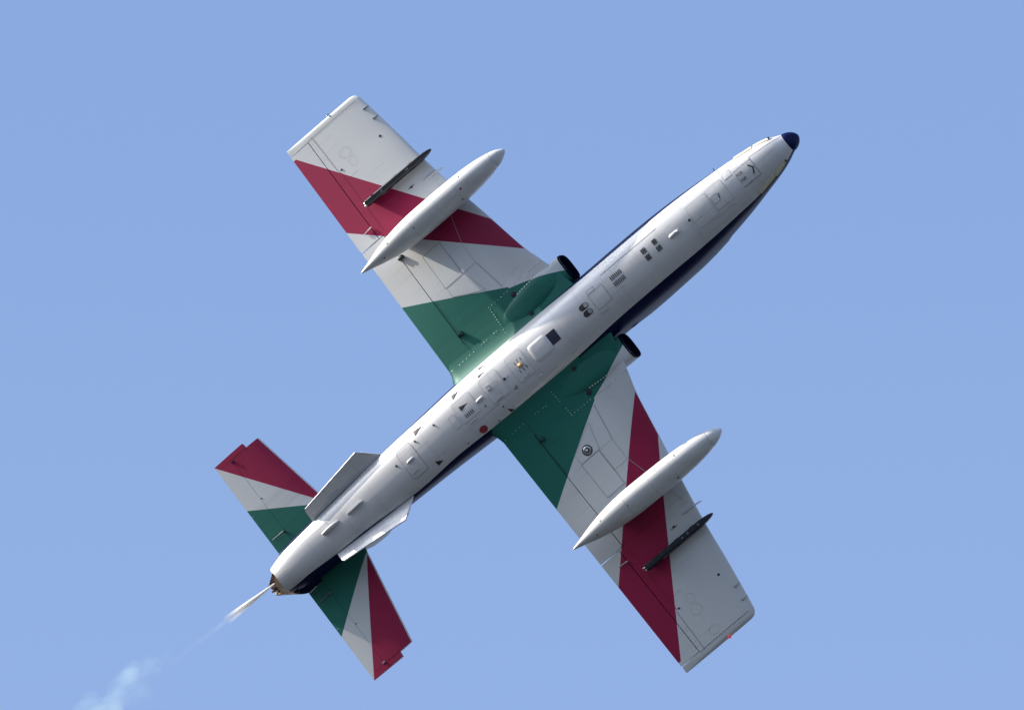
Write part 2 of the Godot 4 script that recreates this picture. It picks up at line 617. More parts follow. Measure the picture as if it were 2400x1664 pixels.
func block(st: SurfaceTool, zs: Array, side: float, front: Callable, rear: float, f: Callable, how: int, flat_front := false) -> void:
	var rows := []
	for z in zs:
		var ring := section(z * side, front.call(z), rear, 22, f)
		if flat_front:      # a control surface: its rounded nose keeps both skins apart
			ring = PackedVector3Array()
			for i in 9: ring.append(f.call(lerpf(rear, front.call(z), i / 8.0), z * side, true))
			for i in 9: ring.append(f.call(lerpf(front.call(z), rear, i / 8.0), z * side, false))
		rows.append(ring)
	if flat_front:
		var lower := []
		var upper := []
		var nose := []
		for r in rows:
			upper.append(r.slice(0, 9)); lower.append(r.slice(9)); nose.append(PackedVector3Array([r[8], r[9]]))
		skin(st, upper, Vector3.UP, false, 0, how); skin(st, lower, Vector3.DOWN, false, 1, how); skin(st, nose, Vector3.RIGHT, false, -1, how)
	else: skin(st, rows, null, false, 0, how)
	var back := []
	for r in rows: back.append(PackedVector3Array([r[0], r[r.size() - 1]]))
	skin(st, back, Vector3.LEFT, false, -1, how)
	cap(st, rows[0], Vector3(0, 0, -side), how); cap(st, rows[rows.size() - 1], Vector3(0, 0, side), how)

func steps(a: float, b: float, n: int) -> Array:
	var out := []
	for i in n + 1: out.append(lerpf(a, b, i / float(n)))
	return out

func build_wing(side: float) -> void:
	var st := mb()
	var le := func(z): return lead(z)
	block(st, steps(0.3, 0.69, 5), side, le, TE, wing_point, 1)
	block(st, steps(0.692, 3.135, 26), side, le, -0.886, wing_point, 1)
	block(st, steps(3.137, 5.135, 24), side, le, -0.975, wing_point, 1)
	block(st, steps(5.137, WING_OUT - 0.004, 2), side, le, TE + 0.01, wing_point, 1)
	var w := put("wing", st, M.wing, jet)
	w.set_meta("label", "starboard wing with red, white and green stripes" if side > 0 else "port wing with round chrome light and red tip lamp")
	var sf := mb()
	block(sf, steps(0.70, 3.125, 20), side, func(_z): return -0.898, TE, wing_point, 1, true)
	put("flap", sf, M.wing, w)
	var sa := mb()
	block(sa, steps(3.145, 5.125, 20), side, func(_z): return -0.987, TE, wing_point, 1, true)
	put("aileron", sa, M.wing, w)
	var sh := mb()      # the closing strip inside the hinge gaps
	for g in [[0.70, 3.13, -0.892], [3.14, 5.13, -0.981]]:
		var rows := []
		for z in steps(g[0], g[1], 8):
			var m: Vector3 = (wing_point(g[2], z * side, true) + wing_point(g[2], z * side, false)) / 2
			rows.append(PackedVector3Array([m + Vector3(0.012, 0.006, 0), m + Vector3(-0.012, 0.006, 0), m + Vector3(-0.012, -0.006, 0), m + Vector3(0.012, -0.006, 0)]))
		skin(sh, rows, null, true, -1)
	put("hinge_strip", sh, M.dark, w)
	var sp := mb()
	var rows := []
	for z in [WING_OUT - 0.003, 5.19, 5.21, 5.225, 5.24, 5.25, 5.255]: rows.append(section(z * side, lead(z), TE + 0.003, 22, wing_point))
	skin(sp, rows, null, false, 0, 1)
	var back := []
	for r in rows: back.append(PackedVector3Array([r[0], r[r.size() - 1]]))
	skin(sp, back, Vector3.LEFT, false, -1)
	cap(sp, rows[0], Vector3(0, 0, -side)); cap(sp, rows[6], Vector3(0, 0, side))
	put("wing_tip", sp, M.white, w)
	# fence and the two small leading edge spikes
	var f := mb()
	var pts := []
	for x in [0.10, 0.2, 0.30, 0.38]: pts.append(wing_point(x, 3.36 * side, false) + Vector3(0, 0.02, 0))
	pts.append(Vector3(0.46, -0.150, 3.36 * side)); pts.append(Vector3(0.495, -0.142, 3.36 * side)); pts.append(Vector3(0.48, -0.175, 3.36 * side))
	pts.append(Vector3(0.36, -0.268, 3.36 * side)); pts.append(Vector3(0.2, -0.285, 3.36 * side))
	plate(f, pts, Vector3(0, 0, 0.014))
	put("wing_fence", f, M.white, w)
	for v in [[4.718, 0.165], [4.945, 0.13]]:
		var sv := mb()
		var a := wing_point(v[1] - 0.085, v[0] * side, false)
		plate(sv, [a + Vector3(-0.02, 0.01, 0), a + Vector3(0.0, -0.028, 0), Vector3(v[1] + 0.012, a.y + 0.02, a.z), Vector3(v[1] + 0.012, a.y + 0.045, a.z), a + Vector3(0.05, 0.03, 0)], Vector3(0, 0, 0.016))
		put("vortex_spike", sv, M.grey, w)
	# underside panels, joints and small fittings
	var u := wing_under
	panel(u, flip(rect(-0.598, -0.243, 1.775, 2.42), side), w, M.wing, M.joint, 0.006, 1)
	panel(u, flip(rect(-0.23, 0.03, 1.775, 2.16), side), w, M.wing, M.seam, 0.006, 1)
	panel(u, flip([Vector2(-0.59, 1.60), Vector2(-0.59, 1.765), Vector2(-0.22, 1.765), Vector2(-0.10, 1.34), Vector2(-0.34, 1.46)], side), w, M.wing, M.seam, 0.006, 1)
	groove("spar_joint", u, flip([Vector2(0.14, 1.19), Vector2(0.04, 1.765)], side), 0.007, M.joint, w)
	groove("spar_joint", u, flip([Vector2(0.04, 2.17), Vector2(0.30, 3.2)], side), 0.007, M.seam, w)
	groove("panel_joint", u, flip([Vector2(-0.848, 3.2), Vector2(-0.848, 4.41)], side), 0.007, M.redseam, w)
	groove("panel_joint", u, flip([Vector2(-0.87, 4.43), Vector2(-0.888, 5.155)], side), 0.007, M.joint, w)
	groove("tip_joint", u, flip([Vector2(0.02, 5.14), Vector2(-0.98, 5.145)], side), 0.007, M.joint, w)
	groove("panel_joint", u, flip([Vector2(-0.87, 1.745), Vector2(-0.87, 0.70)], side), 0.007, M.greenseam, w)
	for q in [[-0.57, 4.41, 0.045, 0.075], [-0.60, 4.60, 0.06, 0.085]]:
		groove("round_cover", u, flip(disc(q[0], q[1], q[2] * 1.6, q[3], 24), side), 0.004, M.faint, w, true)
	if side < 0: groove("round_cover", u, flip(disc(-0.58, 5.02, 0.09, 0.07, 24), side), 0.004, M.faint, w, true)
	groove("round_cover", u, flip(disc(0.45, 1.21, 0.075, 0.075, 24), side), 0.004, M.faint, w, true)
	pad("drain_hole", u, flip(disc(0.004, 4.42, 0.022, 0.018), side), 0.004, M.dark, w)
	pad("drain_hole", u, flip(disc(-0.81, 4.42, 0.022, 0.014), side), 0.012, M.dark, w, true)
	pad("oil_smudge", u, flip(disc(-0.075, 3.428, 0.07, 0.018), side), 0.002, M.grey, w)
	pad("tie_down", u, flip(disc(-0.075, 3.42, 0.025, 0.018), side), 0.008, M.scoop, w, true)
	for q in [[-0.85, 1.06], [-0.88, 2.65]]:
		var hb := mb()
		var a := wing_point(q[0], q[1] * side, false)
		box(hb, a + Vector3(0, -0.015, 0), Vector3(0.11, 0.045, 0.02))
		box(hb, a + Vector3(0.03, -0.02, 0), Vector3(0.035, 0.05, 0.06))
		put("hinge_bracket", hb, M.dark if q[1] > 2 else M.greenseam, w)
	for q in [-1.2]:
		var rod := mb()
		var a := wing_point(-0.97, 3.36 * side, false) + Vector3(0, -0.02, 0)
		tube(rod, a, wing_point(-1.13, 3.345 * side, false) + Vector3(0, -0.02, 0), 0.011, 0.008, 6)
		put("aileron_rod", rod, M.grey, w)
	var lit := mb()
	ball(lit, Vector3(-0.463, -0.072, 5.262 * side), Vector3(0.024, 0.013, 0.024 if side < 0 else 0.012), 8)
	var nav := put("navigation_light", lit, M.navred if side < 0 else M.navgreen, w)
	if side < 0:
		nav.set_meta("label", "glowing red tip lamp")
		var lamp := OmniLight3D.new()
		lamp.name = "navigation_lamp"
		lamp.light_color = Color(1, 0.1, 0.05)
		lamp.light_energy = 0.0004
		lamp.light_size = 0.02
		lamp.omni_range = 20
		lamp.omni_attenuation = 2
		lamp.shadow_enabled = true
		lamp.position = Vector3(-0.463, -0.072, 5.262 * side)
		nav.add_child(lamp)
		var ring := pad("landing_light", u, flip(disc(-0.382, 1.657, 0.084, 0.084, 28), side), 0.008, M.scoop, w)
		pad("landing_light_ring", u, flip(disc(-0.382, 1.657, 0.064, 0.064, 28), side), 0.013, M.steel, ring)
		pad("landing_light_well", u, flip(disc(-0.382, 1.657, 0.040, 0.040, 24), side), 0.016, M.scoop, ring)
		pad("landing_light_bulb", u, flip(disc(-0.386, 1.654, 0.028, 0.028, 20), side), 0.034, M.steel, ring, true)
	# fasteners of the wing root fairing
	var lines := [[Vector2(0.847, 1.097), Vector2(0.31, 1.107), 12], [Vector2(0.148, 1.084), Vector2(-0.234, 1.08), 7], [Vector2(-0.234, 1.04), Vector2(-0.262, 0.554), 11], [Vector2(-0.362, 0.71), Vector2(-0.72, 0.695), 8], [Vector2(-0.847, 0.693), Vector2(-1.30, 0.695), 7]]
	for k in lines.size():
		var rv := mb()
		for i in lines[k][2]:
			if rng.randf() < 0.2: continue
			var q: Vector2 = lines[k][0].lerp(lines[k][1], i / float(lines[k][2] - 1))
			var at := on(root_under, q.x, q.y * side, 0.003)
			ball(rv, at, Vector3(0.0065, 0.004, 0.0065), 4)
		put("fasteners", rv, M.dark if k == 0 else M.rivet, w).set_meta("kind", "stuff")
	var cr := mb()
	for i in 11:
		var x := lerpf(0.26, 0.78, i / 10.0)
		var zc := table(DUCT, x, 1) + table(DUCT, x, 3) * pow(cos(0.75), 0.62)
		var y := table(DUCT, x, 2) - table(DUCT, x, 4) * pow(sin(0.75), 0.62)
		ball(cr, Vector3(x, y, zc * side), Vector3(0.016, 0.006, 0.008), 4)
	put("fasteners", cr, M.rivet, w).set_meta("kind", "stuff")
	# fairing between wing and belly
	var fr := mb()
	rows = []
	for i in 41:
		var x := lerpf(0.42, -1.42, i / 40.0)
		var a := hull_point(x, edge_f(x) * 0.985, side)
		var wide := 0.42 * smoothstep(-1.42, -1.28, x) + 0.05
		var z := absf(a.z) + wide
		var b := wing_point(clampf(x, TE, 1.0), z * side, false) + Vector3(minf(0.0, x - TE), 0.002, 0)
		var c := Vector3(x, lerpf(a.y, b.y, 0.86), lerpf(a.z, b.z, 0.22))
		var ring := PackedVector3Array()
		for j in 15:
			var t := j / 14.0
			ring.append(a * (1 - t) * (1 - t) + c * 2 * t * (1 - t) + b * t * t + Vector3(0, -0.004 * sin(PI * t), 0))
		ring.append(b + Vector3(0, 0.03, 0))
		ring.append(a + Vector3(0, 0.10, 0))
		rows.append(ring)
	skin(fr, rows, null, true, 0, 1)
	put("root_fairing", fr, M.wing, w)

func root_under(x: float, z: float) -> Vector3: return wing_point(x, z, false) + Vector3(0, -0.006 if absf(z) < 1.0 else 0.0, 0)

func flip(line: Array, side: float) -> Array:
	var out := []
	for p in line: out.append(Vector2(p.x, p.y * side))
	return out

const DUCT := [[1.16, 0.79, -0.29, 0.222, 0.145], [1.08, 0.79, -0.29, 0.228, 0.152], [0.9, 0.775, -0.30, 0.240, 0.185], [0.6, 0.76, -0.31, 0.252, 0.215], [0.3, 0.735, -0.325, 0.255, 0.20], [0.0, 0.695, -0.34, 0.24, 0.15], [-0.4, 0.62, -0.36, 0.22, 0.09], [-0.9, 0.60, -0.38, 0.25, 0.06]]

func duct_ring(x: float, side: float, grow: float, shift := 0.0, n := 48) -> PackedVector3Array:
	var ring := PackedVector3Array()
	for j in n:
		var t := TAU * j / n
		var c := cos(t)
		var s := sin(t)
		var dy := (table(DUCT, x, 4) + grow) * signf(s) * pow(absf(s), 0.62)
		ring.append(Vector3(x + shift + dy * 0.22 * smoothstep(0.75, 1.12, x), table(DUCT, x, 2) + dy, side * (table(DUCT, x, 1) + (table(DUCT, x, 3) + grow) * signf(c) * pow(absf(c), 0.62))))
	return ring

func build_intake(side: float) -> void:
	var st := mb()
	var rows := []
	for i in 41: rows.append(duct_ring(lerpf(1.125, -0.9, i / 40.0), side, 0.0))
	skin(st, rows, null, true, 0, 1)
	var o := put("engine_intake", st, M.wing, jet)
	var sl := mb()
	rows = []
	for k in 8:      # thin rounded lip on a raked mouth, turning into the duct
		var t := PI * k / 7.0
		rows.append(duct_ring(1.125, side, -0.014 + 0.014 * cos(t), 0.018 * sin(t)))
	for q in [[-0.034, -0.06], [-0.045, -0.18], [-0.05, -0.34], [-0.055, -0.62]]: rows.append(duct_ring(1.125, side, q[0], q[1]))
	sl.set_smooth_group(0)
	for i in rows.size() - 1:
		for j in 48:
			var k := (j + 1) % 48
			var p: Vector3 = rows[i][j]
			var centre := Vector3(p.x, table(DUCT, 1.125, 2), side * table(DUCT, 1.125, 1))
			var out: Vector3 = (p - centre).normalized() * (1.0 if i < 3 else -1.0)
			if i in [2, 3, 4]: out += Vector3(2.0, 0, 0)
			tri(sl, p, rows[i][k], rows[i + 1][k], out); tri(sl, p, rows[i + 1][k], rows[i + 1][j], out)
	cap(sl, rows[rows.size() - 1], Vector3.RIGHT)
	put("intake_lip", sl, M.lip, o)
	var sb := mb()
	skin(sb, [duct_ring(1.10, side, 0.002), duct_ring(1.124, side, 0.002)], null, true)
	put("lip_band", sb, M.lip, o)
	pad("bleed_port", wing_under, flip(disc(0.20, 0.985, 0.045, 0.04), side), 0.02, M.dark, o)
	var bp := mb()
	tube(bp, Vector3(0.25, -0.45, 0.555 * side), Vector3(0.25, -0.525, 0.555 * side), 0.042, 0.036, 16)
	put("bleed_port", bp, M.dark, o)

func build_tank(side: float) -> void:
	var a := Vector3(1.498, -0.57, 2.806 * side)
	var b := Vector3(-1.478, -0.669, 2.772 * side)
	var d := (b - a).normalized()
	var u := d.cross(Vector3.UP).normalized()
	var w := u.cross(d)
	var prof := [[0.0, 0.0], [-0.01, 0.022], [-0.05, 0.055], [-0.13, 0.10], [-0.33, 0.154], [-0.6, 0.194], [-1.0, 0.216], [-1.45, 0.222], [-1.8, 0.220], [-2.0, 0.207], [-2.25, 0.178], [-2.52, 0.125], [-2.76, 0.060], [-2.93, 0.016], [-2.977, 0.0]]
	var body := mb()
	var tip := mb()
	for part in [[tip, 0.0, 0.232], [body, 0.236, 2.977]]:
		var rows := []
		for i in 49:
			var s := lerpf(part[1], part[2], pow(i / 48.0, 1.6) if part[0] == tip else i / 48.0)
			var r := maxf(0.0, table(prof, -s, 1)) if s > 0.012 else 0.024 * sqrt(s / 0.012)
			var ring := PackedVector3Array()
			for j in 40: ring.append(a + d * s + (u * cos(TAU * j / 40) + w * sin(TAU * j / 40)) * r)
			rows.append(ring)
		skin(part[0], rows, null, true)
	var o := put("drop_tank", body, M.tank, jet)
	o.set_meta("label", "silver drop tank under the " + ("starboard" if side > 0 else "port") + " wing")
	put("tank_nose_cap", tip, M.white, o)
	# band joints
	for s in [0.95, 1.35, 1.85]:
		var r := table(prof, -s, 1)
		var st := mb()
		var rows := []
		for e in [[-0.004, 0.001], [0.0, 0.002], [0.004, 0.001]]:
			var ring := PackedVector3Array()
			for j in 40: ring.append(a + d * (s + e[0]) + (u * cos(TAU * j / 40) + w * sin(TAU * j / 40)) * (r + e[1]))
			rows.append(ring)
		skin(st, rows, null, true)
		put("tank_joint", st, M.faint, o)
	# caps and plugs, on the lower half
	for q in [[0.88, -20.0, 0.02, "redspot"], [0.97, -62.0, 0.016, "dark"], [0.8, 30.0, 0.014, "scoop"], [1.83, -15.0, 0.012, "scoop"], [2.32, 18.0, 0.012, "dark"], [2.5, -40.0, 0.012, "dark"]]:
		if side < 0 and q[3] == "redspot": continue
		var r := table(prof, -q[0], 1)
		var t := deg_to_rad(q[1])
		var n := (Vector3.DOWN * cos(t) + Vector3(0, 0, 1) * sin(t)).normalized()
		var st := mb()
		var at: Vector3 = a + d * q[0] + n * r
		tube(st, at - n * 0.01, at + n * 0.004, q[2], q[2] * 0.9, 12)
		put("tank_plug", st, M[q[3]], o)
	# pylon
	var py := mb()
	var rows := []
	for x in steps(0.62, -0.75, 14):
		var k: float = (0.62 - x) / 1.37
		var half := 0.045 * sqrt(maxf(0.0, sin(PI * pow(k, 0.8)))) + 0.002
		var top := wing_point(minf(x, 0.45), 2.79 * side, false).y + 0.03
		var low := -0.42 - 0.03 * k
		rows.append(PackedVector3Array([Vector3(x, top, (2.79 * side - half)), Vector3(x, low, 2.79 * side - half), Vector3(x, low, 2.79 * side + half), Vector3(x, top, 2.79 * side + half)]))
	skin(py, rows, null, true, -1)
	put("tank_pylon", py, M.white, o)

func build_launcher(side: float) -> void:
	var z := 3.665 * side
	var st := mb()
	var rows := []
	for x in [0.55, 0.53, 0.48, 0.40, 0.3, 0.1, -0.2, -0.5, -0.77, -0.79]:
		var k: float = {0.55: 0.08, 0.53: 0.35, 0.48: 0.62, 0.40: 0.85}.get(x, 1.0)
		var y := lerpf(-0.318, -0.35, (0.55 - x) / 1.34)
		var h := 0.048 * k
		var v := 0.05 * k
		rows.append(PackedVector3Array([Vector3(x, y + v, z - h), Vector3(x, y - v * 0.6, z - h), Vector3(x, y - v, z - h * 0.6), Vector3(x, y - v, z + h * 0.6), Vector3(x, y - v * 0.6, z + h), Vector3(x, y + v, z + h)]))
	skin(st, rows, null, true, -1)
	cap(st, rows[0], Vector3.RIGHT); cap(st, rows[9], Vector3.LEFT)
	var o := put("weapon_pylon", st, M.rail, jet)
	var py := mb()
	rows = []
	for x in steps(0.38, -0.72, 10):
		var half := 0.03 * sqrt(maxf(0.0, sin(PI * (0.38 - x) / 1.1))) + 0.006
		var top := wing_point(minf(x, 0.3), z, false).y + 0.03
		rows.append(PackedVector3Array([Vector3(x, top, z - half), Vector3(x, -0.32, z - half), Vector3(x, -0.32, z + half), Vector3(x, top, z + half)]))
	skin(py, rows, null, true, -1)
	cap(py, rows[10], Vector3.LEFT)
	put("pylon_web", py, M.railgrey, o)
	# hooks, sway braces and connectors on the rail
	for x in [0.27, 0.16, 0.06, -0.05, -0.22, -0.31, -0.46, -0.62]:
		var b := mb()
		var y := lerpf(-0.318, -0.35, (0.55 - x) / 1.34) - 0.052
		box(b, Vector3(x, y, z + rng.randf_range(-0.012, 0.012)), Vector3(rng.randf_range(0.015, 0.045), 0.014, rng.randf_range(0.025, 0.06)))
		put("pylon_hook", b, [M.railgrey, M.scoop, M.dark][rng.randi() % 3], o)
	for k in 3:
		var b := mb()
		box(b, Vector3(-0.45 + k * 0.3, -0.345 + k * 0.006, z), Vector3(0.08, 0.03, 0.112))
		put("sway_brace", b, M.railgrey if k == 0 else M.dark, o)
	var b := mb()
	tube(b, Vector3(-0.785, -0.352, z - 0.022 * side), Vector3(-0.83, -0.355, z - 0.022 * side), 0.02, 0.016, 8)
	tube(b, Vector3(-0.785, -0.345, z + 0.022 * side), Vector3(-0.815, -0.345, z + 0.022 * side), 0.02, 0.016, 8)
	put("rear_plug", b, M.steel, o)

func build_tailplane(side: float) -> void:
	var st := mb()
	var le := func(z): return stab_lead(z)
	block(st, steps(0.2, 2.05, 16), side, le, -5.045, stab_point, 2)
	var o := put("tailplane", st, M.tail, jet)
	var se := mb()
	block(se, steps(0.385, 2.052, 14), side, func(_z): return -5.049, -5.347, stab_point, 2, true)
	block(se, steps(2.056, 2.14, 3), side, func(z): return -4.745 - (z - 2.056) * 0.1, -5.347, stab_point, 2, true)
	put("elevator", se, M.tail, o)
	var sh := mb()
	var rows := []
	for z in steps(0.4, 2.04, 4): rows.append(PackedVector3Array([Vector3(-5.04, 0.054, z * side), Vector3(-5.06, 0.054, z * side), Vector3(-5.06, 0.046, z * side), Vector3(-5.04, 0.046, z * side)]))
	skin(sh, rows, null, true, -1)
	put("hinge_strip", sh, M.dark, o)
	var sr := mb()
	for r in [[-5.30, 0.63, -5.07, 0.627]]:
		tube(sr, stab_point(r[0], r[1] * side, false) + Vector3(0, -0.022, 0), stab_point(r[2], r[3] * side, false) + Vector3(0, -0.025, 0), 0.008, 0.008, 6)
		box(sr, stab_point(r[2], r[3] * side, false) + Vector3(0.01, -0.015, 0), Vector3(0.03, 0.03, 0.03))
	put("tab_rod", sr, M.railgrey, o)
	var hr := mb()
	box(hr, stab_point(-5.05, 2.02 * side, false) + Vector3(0, -0.006, 0), Vector3(0.05, 0.016, 0.03))
	put("hinge_bracket", hr, M.grey if side < 0 else M.dark, o)
	pad("drain_hole", stab_under, flip(disc(-5.03, 1.262, 0.012), side), 0.003, M.dark, o)
	groove("panel_joint", stab_under, flip([Vector2(-4.73, 2.03), Vector2(-5.04, 2.035)], side), 0.008, M.redseam, o)
	groove("tab_joint", stab_under, flip([Vector2(-5.346, 1.13), Vector2(-5.30, 1.13)], side), 0.008, M.rivet, o)
	groove("tab_joint", stab_under, flip([Vector2(-5.345, 0.40), Vector2(-5.17, 0.395)], side), 0.012, M.rivet, o)

func build_ventral_fin(side: float) -> void:
	var a := Vector3(-2.94, -0.40, 0.37 * side)
	var b := Vector3(-3.18, -0.545, 0.61 * side)
	var b2 := Vector3(-3.27, -0.592, 0.67 * side)
	var c := Vector3(-4.45, -0.525, 0.518 * side)
	var c2 := Vector3(-4.48, -0.505, 0.49 * side)
	var d := Vector3(-4.51, -0.37, 0.31 * side)
	var n := (b2 - a).cross(d - a).normalized()
	var st := mb()
	plate(st, [a, b, b2, c, c2, d], n * 0.022)
	var o := put("ventral_fin", st, M.silver, jet)
	var rim := mb()
	tube(rim, b2, c, 0.013, 0.011, 8)
	tube(rim, a.lerp(b2, 0.1), b2, 0.011, 0.013, 8)
	put("fin_edge", rim, M.silver, o)

func build_fin() -> void:
	var le := [[0.2, -2.7], [0.45, -3.02], [0.7, -3.28], [1.75, -4.02], [1.83, -4.06], [1.875, -4.12]]
	var st := mb()
	var sr := mb()
	for part in [[st, 0], [sr, 1]]:
		var rows := []
		for r in le:
			var te := lerpf(-5.02, -4.40, (r[0] - 0.2) / 1.675)
			var c := te - lerpf(0.55, 0.12, (r[0] - 0.2) / 1.675)
			var front: float = r[1] if part[1] == 0 else te - 0.01
			var rear := te if part[1] == 0 else c
			if part[1] == 1 and r[0] > 1.8: rear = c + 0.04
			var ring := PackedVector3Array()
			for i in 13:
				var s := i / 12.0
				var chord: float = r[1] - c
				var x := lerpf(rear, front, s)
				var q: float = (r[1] - x) / chord
				ring.append(Vector3(x, r[0], 5 * 0.09 * chord * (0.2969 * sqrt(q) - 0.126 * q - 0.3516 * q * q + 0.2843 * q * q * q - 0.1015 * pow(q, 4)) + 0.002))
			for i in 13:
				var p := ring[12 - i]
				ring.append(Vector3(p.x, p.y, -p.z))
			rows.append(ring)
		skin(part[0], rows, null, true, 0)
		cap(part[0], rows[rows.size() - 1], Vector3.UP)
	var o := put("tail_fin", st, M.white, jet)
	put("rudder", sr, M.white, o)
	var fl := mb()
	box(fl, Vector3(-5.25, 0.24, 0), Vector3(0.75, 0.30, 0.10))
	put("fin_root", fl, M.navy, o)
	var tf := mb()
	var plan := [[-3.9, 0.26], [-4.3, 0.345], [-4.7, 0.375], [-5.1, 0.388], [-5.33, 0.385], [-5.42, 0.345], [-5.55, 0.245], [-5.68, 0.15], [-5.78, 0.08]]
	var rows := []
	for i in 40:
		var x := lerpf(-3.9, -5.78, i / 39.0)
		var w := table(plan, x, 1)
		var low := lerpf(0.09, -0.03, smoothstep(5.35, 5.52, -x))
		var ring := PackedVector3Array()
		for j in 28:
			var t := TAU * j / 28
			ring.append(Vector3(x, 0.075 + (sin(t) * 0.16 if sin(t) > 0 else sin(t) * low), w * signf(cos(t)) * pow(absf(cos(t)), 0.7)))
		rows.append(ring)
	skin(tf, rows, null, true)
	cap(tf, rows[39], Vector3.LEFT)
	var fair := put("tail_fairing", tf, M.navy, jet)
	# the hollow roof over the jet pipe under the fairing
	for skinned in [[0.0, M.hot, "nozzle_roof"], [0.008, M.navy, "roof_edge"]]:
		var rf := mb()
		rows = []
		for i in 12:
			var x: float = lerpf(-5.44, -5.785 - skinned[0] * 0.5, i / 11.0)
			var w: float = table(plan, x, 1) + skinned[0]
			var ring := PackedVector3Array()
			for j in 17:
				var t := j / 8.0 - 1.0
				ring.append(Vector3(x, -0.04 + 0.135 * pow(1 - absf(t) ** 2.4, 0.5) + skinned[0], w * t))
			rows.append(ring)
		skin(rf, rows, Vector3.DOWN if skinned[0] == 0.0 else Vector3.UP, false)
		put(skinned[2], rf, skinned[1], fair)

func build_nozzle() -> void:
	# jet pipe cut at a slant: its roof reaches further aft than its floor
	var st := mb()
	var rows := []
	for k in 9:
		var ring := PackedVector3Array()
		for j in 40:
			var f := sin(TAU * j / 40.0)
			var side := 1.0 if cos(TAU * j / 40.0) >= 0 else -1.0
			var p := hull_point(-5.5, asin(f) * 2 / PI, side)
			var mid := Vector3(p.x, -0.17, 0)
			p = mid + (p - mid) * (1.0 if k == 0 else 0.93 - 0.005 * k)
			p.x = lerpf(p.x, -4.75, maxf(0, k - 1) / 7.0)
			ring.append(p)
		rows.append(ring)
	st.set_smooth_group(0)
	for i in 8:
		for j in 40:
			var k := (j + 1) % 40
			var out: Vector3 = Vector3(0, -0.17, 0) - rows[i][j]
			out.x = 0
			if i == 0: out = Vector3.LEFT
			tri(st, rows[i][j], rows[i][k], rows[i + 1][k], out); tri(st, rows[i][j], rows[i + 1][k], rows[i + 1][j], out)
	var o := put("exhaust_nozzle", st, M.hot, jet)
	var sc := mb()
	cap(sc, rows[8], Vector3.LEFT)
	put("turbine_face", sc, M.dark, o)
	var sp := mb()
	tube(sp, Vector3(-5.66, -0.02, 0.10), Vector3(-5.72, -0.03, 0.11), 0.02, 0.014, 8)
	tube(sp, Vector3(-5.70, 0.03, 0.0), Vector3(-5.80, 0.03, 0.0), 0.022, 0.016, 8)
	tube(sp, Vector3(-5.68, 0.0, -0.07), Vector3(-5.75, 0.0, -0.075), 0.018, 0.014, 8)
	put("smoke_pipe", sp, M.dark, o)

const CANOPY := [[3.9, 0.17, 0.11, 0.13], [3.4, 0.36, 0.17, 0.50], [2.9, 0.42, 0.21, 0.72], [2.2, 0.438, 0.24, 0.82], [1.5, 0.436, 0.27, 0.80], [0.9, 0.37, 0.32, 0.68], [0.3, 0.20, 0.40, 0.46]]

func canopy_ring(x: float, grow: float, n := 25) -> PackedVector3Array:
	var ring := PackedVector3Array()
	for j in n:
		var t := PI * j / (n - 1)
		ring.append(Vector3(x, table(CANOPY, x, 2) - 0.03 + (table(CANOPY, x, 3) - table(CANOPY, x, 2) + grow + 0.03) * pow(sin(t), 0.8), (table(CANOPY, x, 1) + grow) * signf(cos(t)) * pow(absf(cos(t)), 0.8)))
	return ring

func build_canopy() -> void:
	var st := mb()
	var rows := []
	for i in 41: rows.append(canopy_ring(lerpf(3.88, 0.32, i / 40.0), 0.0))
	skin(st, rows, null, false)
	var o := put("canopy", st, M.glass, jet)
	for x in [3.35, 1.95, 0.95]:
		var fr := mb()
		rows = []
		for e in [-0.03, 0.03]: rows.append(canopy_ring(x + e, 0.004))
		skin(fr, rows, null, false)
		put("canopy_frame", fr, M.navy, o)
	for side in [1.0, -1.0]:
		var fr := mb()
		var prev := Vector3.ZERO
		for i in 13:
			var r := canopy_ring(lerpf(3.8, 0.5, i / 12.0), 0.004)
			var p := r[1] if side > 0 else r[23]
			if i > 0: tube(fr, prev, p, 0.02, 0.02, 8)
			prev = p
		put("canopy_rail", fr, M.white, o)
	for x in [2.75, 1.45]:
		var se := mb()
		box(se, Vector3(x - 0.25, 0.42, 0), Vector3(0.14, 0.5, 0.38), Basis(Vector3.BACK, 0.25))
		box(se, Vector3(x, 0.24, 0), Vector3(0.5, 0.12, 0.4))
		put("ejection_seat", se, M.dark, jet)
	var mi := mb()
	ball(mi, Vector3(1.85, 0.23, -0.445), Vector3(0.10, 0.03, 0.03), 8)
	put("canopy_handle", mi, M.scoop, o)
	var sc := mb()
	ball(sc, Vector3(1.33, -0.03, -0.50), Vector3(0.11, 0.045, 0.045), 8)
	put("side_scoop", sc, M.navy, jet)
	var vane := mb()
	tube(vane, Vector3(3.80, -0.25, 0.42), Vector3(3.83, -0.25, 0.50), 0.008, 0.006, 6)
	put("wind_vane", vane, M.dark, jet)

